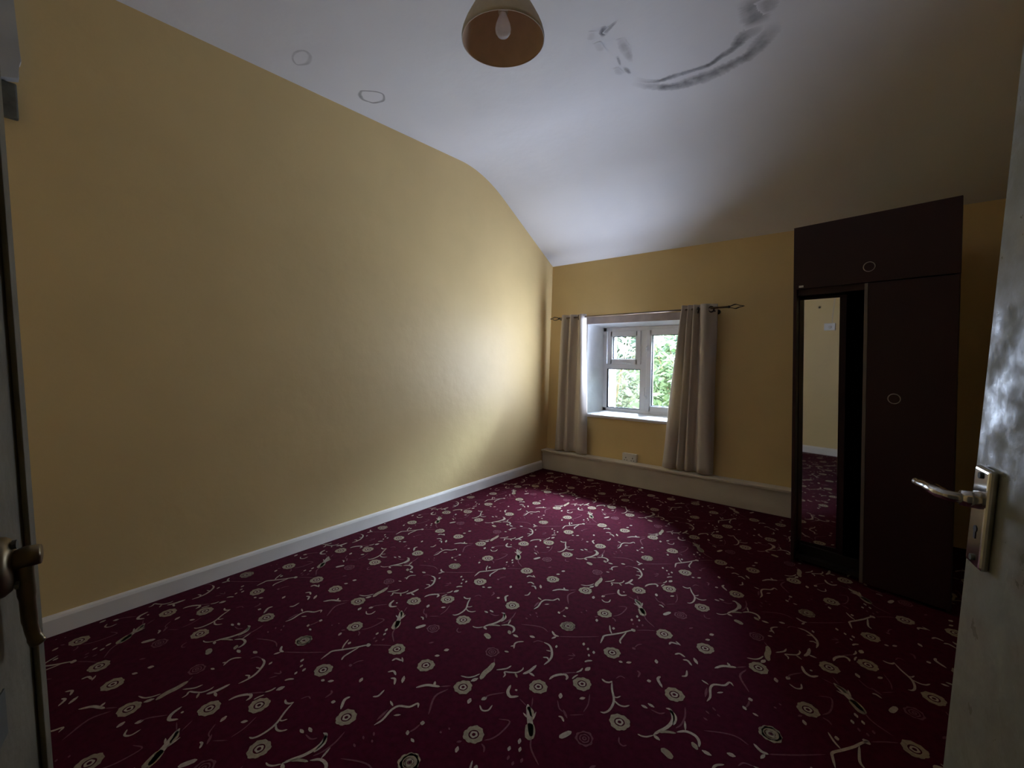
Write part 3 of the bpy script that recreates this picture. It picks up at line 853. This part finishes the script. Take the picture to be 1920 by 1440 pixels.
ch = slab('sticker', .030, .054, -.0035, -.001, 1.700, 1.712, M_plastic, bevel=.0008)
# left sliding door, set back on its own track, with the tall mirror
MY = math.radians(MIR_YAW)
mroot = Vector(to_l(-.388, MIR_Y) + (0,))
md_ = Vector((math.cos(MY), -math.sin(MY), 0)); mn_ = Vector((math.sin(MY), math.cos(MY), 0))
def mslab(name, a0, a1, d0, d1, z0, z1, m, parent, bevel=.002):
    pts = [tuple((mroot + md_ * a + mn_ * d)[:2]) for a, d in ((a0, d0), (a1, d0), (a1, d1), (a0, d1))]
    return prism(name, pts, 2, z0, z1, m, parent, bevel)
ld = mslab('sliding_door', -.012, .236, .004, .022, .060, 1.652, M_maroon, wd)
ld['label'] = 'left door with the mirror'
M_mir, nt_, b_ = new_mat('mirror_silver', (.86, .87, .84), .02, .5, 1.0)
tc_ = nt_.nodes.new('ShaderNodeTexCoord'); n_ = nt_.nodes.new('ShaderNodeTexNoise'); n_.inputs['Scale'].default_value = 7
mr_ = nt_.nodes.new('ShaderNodeMapRange'); mr_.inputs['To Min'].default_value = .008; mr_.inputs['To Max'].default_value = .035
nt_.links.new(tc_.outputs['Object'], n_.inputs['Vector']); nt_.links.new(n_.outputs['Fac'], mr_.inputs['Value']); nt_.links.new(mr_.outputs['Result'], b_.inputs['Roughness'])
mi = mslab('mirror', 0, .204, -.001, .004, .115, 1.636, M_mir, ld, bevel=.0006)
mi['label'] = 'tall narrow frameless mirror'

# ------------------------------------------------------------------ pendant lamp
LX, LY, LZ = -1.103, 1.287, 2.441
lp = thing('pendant_lamp', 'cream conical pendant shade with a gold-brown lining and a white bulb, hanging from the ceiling', 'lamp', (LX, LY, LZ))
prof = [(.150, 0), (.1505, .012), (.146, .030), (.137, .052), (.122, .080), (.105, .110), (.087, .142), (.070, .172), (.056, .198), (.052, .205)]
bm = bmesh.new()
fo = add_lathe(bm, prof, 64)
fi = add_lathe(bm, [(r - .0025, z) for r, z in prof], 64)
for f in fi: f.material_index = 1
rim = add_lathe(bm, [(.150, 0), (.1475, 0)], 64)
bmesh.ops.remove_doubles(bm, verts=list(bm.verts), dist=1e-5)
sh = bm_obj('lamp_shade', bm, None, lp, smooth=True, mats=[M_shade_out, M_shade_in])
lathe('bulb', [(0, .012), (.010, .0135), (.020, .019), (.027, .030), (.029, .042), (.026, .058), (.019, .076), (.0135, .090), (.0125, .100), (0, .101)], M_bulb, lp, 32)
lathe('lamp_holder', [(0, .094), (.016, .094), (.0175, .100), (.0175, .150), (.021, .152), (.021, .160), (.014, .165), (.012, .195), (.006, .205), (0, .206)], M_plastic, lp, 28)
for k in range(3):
    a = 2 * PI * k / 3
    tube('shade_arm', [(.018 * math.cos(a), .018 * math.sin(a), .156), (.055 * math.cos(a), .055 * math.sin(a), .198)], .0015, M_plastic, lp, 6)
tube('cord', [(0, 0, .20), (.001, .001, .38), (0, 0, .545)], .0035, M_plastic, lp, 8)
lathe('ceiling_rose', [(0, .535), (.012, .536), (.030, .540), (.044, .548), (.047, .559), (0, .559)], M_plastic, lp, 28)

# ------------------------------------------------------------------ right door (worn glossy paint, lever handle)
def door_paint():
    m, nt, b = new_mat('worn_glossy_door_paint', (.24, .24, .17), .3, .4)
    tc = nt.nodes.new('ShaderNodeTexCoord')
    n1 = nt.nodes.new('ShaderNodeTexNoise'); n1.inputs['Scale'].default_value = 13; n1.inputs['Detail'].default_value = 7; n1.inputs['Roughness'].default_value = .65
    nt.links.new(tc.outputs['Object'], n1.inputs['Vector'])
    mr = nt.nodes.new('ShaderNodeMapRange'); mr.inputs['From Min'].default_value = .36; mr.inputs['From Max'].default_value = .64
    mr.inputs['To Min'].default_value = .20; mr.inputs['To Max'].default_value = .70
    nt.links.new(n1.outputs['Fac'], mr.inputs['Value']); nt.links.new(mr.outputs['Result'], b.inputs['Roughness'])
    n2 = nt.nodes.new('ShaderNodeTexNoise'); n2.inputs['Scale'].default_value = 4; n2.inputs['Detail'].default_value = 6
    nt.links.new(tc.outputs['Object'], n2.inputs['Vector'])
    r = nt.nodes.new('ShaderNodeValToRGB'); r.color_ramp.elements[0].color = (.20, .20, .14, 1); r.color_ramp.elements[1].color = (.27, .27, .20, 1)
    r.color_ramp.elements[0].position = .35; r.color_ramp.elements[1].position = .65
    nt.links.new(n2.outputs['Fac'], r.inputs['Fac']); nt.links.new(r.outputs['Color'], b.inputs['Base Color'])
    bp = nt.nodes.new('ShaderNodeBump'); bp.inputs['Strength'].default_value = .35; bp.inputs['Distance'].default_value = .004
    n3 = nt.nodes.new('ShaderNodeTexNoise'); n3.inputs['Scale'].default_value = 26; n3.inputs['Detail'].default_value = 5
    nt.links.new(tc.outputs['Object'], n3.inputs['Vector'])
    nt.links.new(n3.outputs['Fac'], bp.inputs['Height']); nt.links.new(bp.outputs['Normal'], b.inputs['Normal'])
    return m
M_door = door_paint()
# local axes of a leaf: x runs from the free edge to the hinge, -y is the visible face, z up
def leaf_root(name, label, edge, direc, lean):
    r = bpy.data.objects.new(name, None); r.empty_display_size = .1; COL.objects.link(r)
    a = math.atan2(direc[1], direc[0])
    r.matrix_world = Matrix.Translation((edge[0], edge[1], 1.11)) @ Matrix.Rotation(lean, 4, Vector((0, 1, 0))) @ Matrix.Rotation(a, 4, 'Z') @ Matrix.Translation((0, 0, -1.11))
    return structure(r, label)
d1 = leaf_root('door_1', 'open door with grey glossy paint at the right, wipe marks above its handle', (.122, .956), (.19, -.98), math.radians(1.5))
# visible face is towards -x of the room: for direction (.19,-.98) that is the +y side turned -> use the side with local y < 0
box('leaf', (0, 0, .022), (.745, .040, 1.975), M_door, d1, bevel=.004)
hp = bmesh.new()
add_box(hp, (.030, -.011, .996), (.078, 0, 1.139), .005, 3)
plate = bm_obj('handle_plate', hp, M_chrome, d1); plate['label'] = 'worn chrome back plate'
bm = bmesh.new(); add_tube(bm, [(.054, -.008, 1.092), (.054, -.030, 1.092)], [.013, .011], 20)
bm_obj('boss', bm, M_chrome, plate, smooth=True)
bm = bmesh.new()
add_tube(bm, smooth_path([(.054, -.010, 1.092), (.053, -.036, 1.092), (.040, -.047, 1.092), (.008, -.050, 1.091), (-.040, -.049, 1.085), (-.062, -.048, 1.083)], 6), [.0095] * 12 + [.0105] * 6 + [.0095] * 6 + [.0085] * 6 + [.005], 14, .8)
lv = bm_obj('lever', bm, M_chrome, plate, smooth=True)
bm = bmesh.new(); add_tube(bm, [(.054, -.0105, 1.128), (.054, -.0135, 1.128)], .0045, 12); add_tube(bm, [(.054, -.0105, 1.008), (.054, -.0135, 1.008)], .0045, 12)
bm_obj('screw', bm, M_grime, plate)
bm = bmesh.new(); add_tube(bm, [(.054, -.0102, 1.050), (.054, -.0118, 1.050)], .005, 12); add_box(bm, (.0515, -.0118, 1.036), (.0565, -.0102, 1.050), 0)
bm_obj('keyhole', bm, M_gasket, plate)
bm = bmesh.new()
for z in (.25, 1.72): add_tube(bm, [(.752, .020, z - .05), (.752, .020, z + .05)], .008, 10)
bm_obj('hinge', bm, M_grime, d1)

# ------------------------------------------------------------------ left door leaf with drooping lever
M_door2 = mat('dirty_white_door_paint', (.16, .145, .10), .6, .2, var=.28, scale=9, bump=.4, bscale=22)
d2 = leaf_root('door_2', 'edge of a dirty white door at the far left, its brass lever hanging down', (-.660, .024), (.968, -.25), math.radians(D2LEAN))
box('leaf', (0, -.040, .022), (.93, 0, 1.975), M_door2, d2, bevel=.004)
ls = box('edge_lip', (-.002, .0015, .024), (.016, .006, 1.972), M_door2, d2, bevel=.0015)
ls['label'] = 'paler beading split from the door edge'
M = Matrix.Translation((.085, 0, 1.114)) @ Matrix.Rotation(-PI / 2, 4, 'X')
rs = lathe('rosette', [(0, .010), (.015, .010), (.022, .008), (.0255, .004), (.0262, 0), (0, 0)], M_brass, d2, 32, M)
rs['label'] = 'round tarnished brass rose'
bm = bmesh.new()
add_tube(bm, [(.085, .006, 1.116), (.084, .012, 1.118), (.083, .018, 1.119), (.083, .026, 1.119)], [.0085, .0085, .0095, .0085], 18)
add_tube(bm, smooth_path([(.083, .0150, 1.122), (.082, .0150, 1.104), (.081, .0152, 1.080), (.080, .0155, 1.056), (.079, .0175, 1.042), (.078, .0195, 1.036)], 5),
         [.0066] * 5 + [.0064] * 5 + [.0056] * 5 + [.0050] * 5 + [.0056] * 5 + [.0050], 16, .85)
lv2 = bm_obj('lever', bm, M_brass, rs, smooth=True); lv2['label'] = 'drooping brass lever'
bm = bmesh.new(); add_tube(bm, [(.085, .0095, 1.096), (.085, .0125, 1.096)], .004, 10); add_tube(bm, [(.085, .0095, 1.132), (.085, .0125, 1.132)], .004, 10)
bm_obj('screw', bm, M_grime, rs)
box('strike', (.095, -.0003, .972), (.125, .0012, 1.012), M_grime, d2, bevel=.0004)

# ------------------------------------------------------------------ boxed stub high on the left wall, at the frame edge
sb = thing('pipe_box', 'white painted pipe box over a dark stub, high on the left wall', 'pipe box', (XL, .05, 2.30))
kid(prism('casing', [(-.10, 3.0), (.180, 3.0), (.180, 2.79), (.186, 2.60), (.190, 2.54), (.180, 2.52), (.180, 2.465), (.10, 2.440), (-.10, 2.44)], 0, XL, XL + .045, mat('greyed_white_box_paint', (.40, .41, .40), .6, .2, var=.12), bevel=.003), sb)
kid(box('stub', (XL, -.10, 2.300), (XL + .032, .172, 2.445), M_grime, bevel=.006), sb)

# ------------------------------------------------------------------ things on the rear wall, seen in the mirror
ts = thing('wall_switch', 'small white switch box with a cable above it, reflected in the wardrobe mirror', 'switch', (-1.135, YR, 1.68))
kid(box('switch_box', (-1.195, YR - .001, 1.632), (-1.075, YR + .036, 1.722), M_plastic, bevel=.005), ts)
kid(lathe('dial', [(0, .016), (.014, .016), (.017, .013), (.018, 0), (0, 0)], M_shade_out, None, 24, Matrix.Translation((-1.128, YR + .035, 1.672)) @ Matrix.Rotation(-PI / 2, 4, 'X')), ts)
kid(tube('cable', smooth_path([(-1.115, YR + .004, 1.715), (-1.112, YR + .004, 1.85), (-1.098, YR + .004, 2.05), (-1.09, YR + .004, 2.4), (-1.09, YR + .004, 2.999)], 5), .0035, M_trim, None, 8), ts)
sk = lathe('wall_plug', [(0, .006), (.010, .006), (.013, .003), (.014, 0), (0, 0)], M_black, None, 16, Matrix.Translation((-1.263, YR, 1.937)) @ Matrix.Rotation(-PI / 2, 4, 'X'))
sk['label'] = 'small dark wall plug above the switch box, reflected in the mirror'; sk['category'] = 'wall plug'

# the old wardrobe stands a little out of square: rack every piece of it sideways
bpy.context.view_layer.update()
for o in wd.children_recursive:
    if o.type != 'MESH': continue
    for v in o.data.vertices:
        k = (1.70 - v.co.z) * .028
        v.co.x += k * ex; v.co.y += k * ey
    o.data.update()
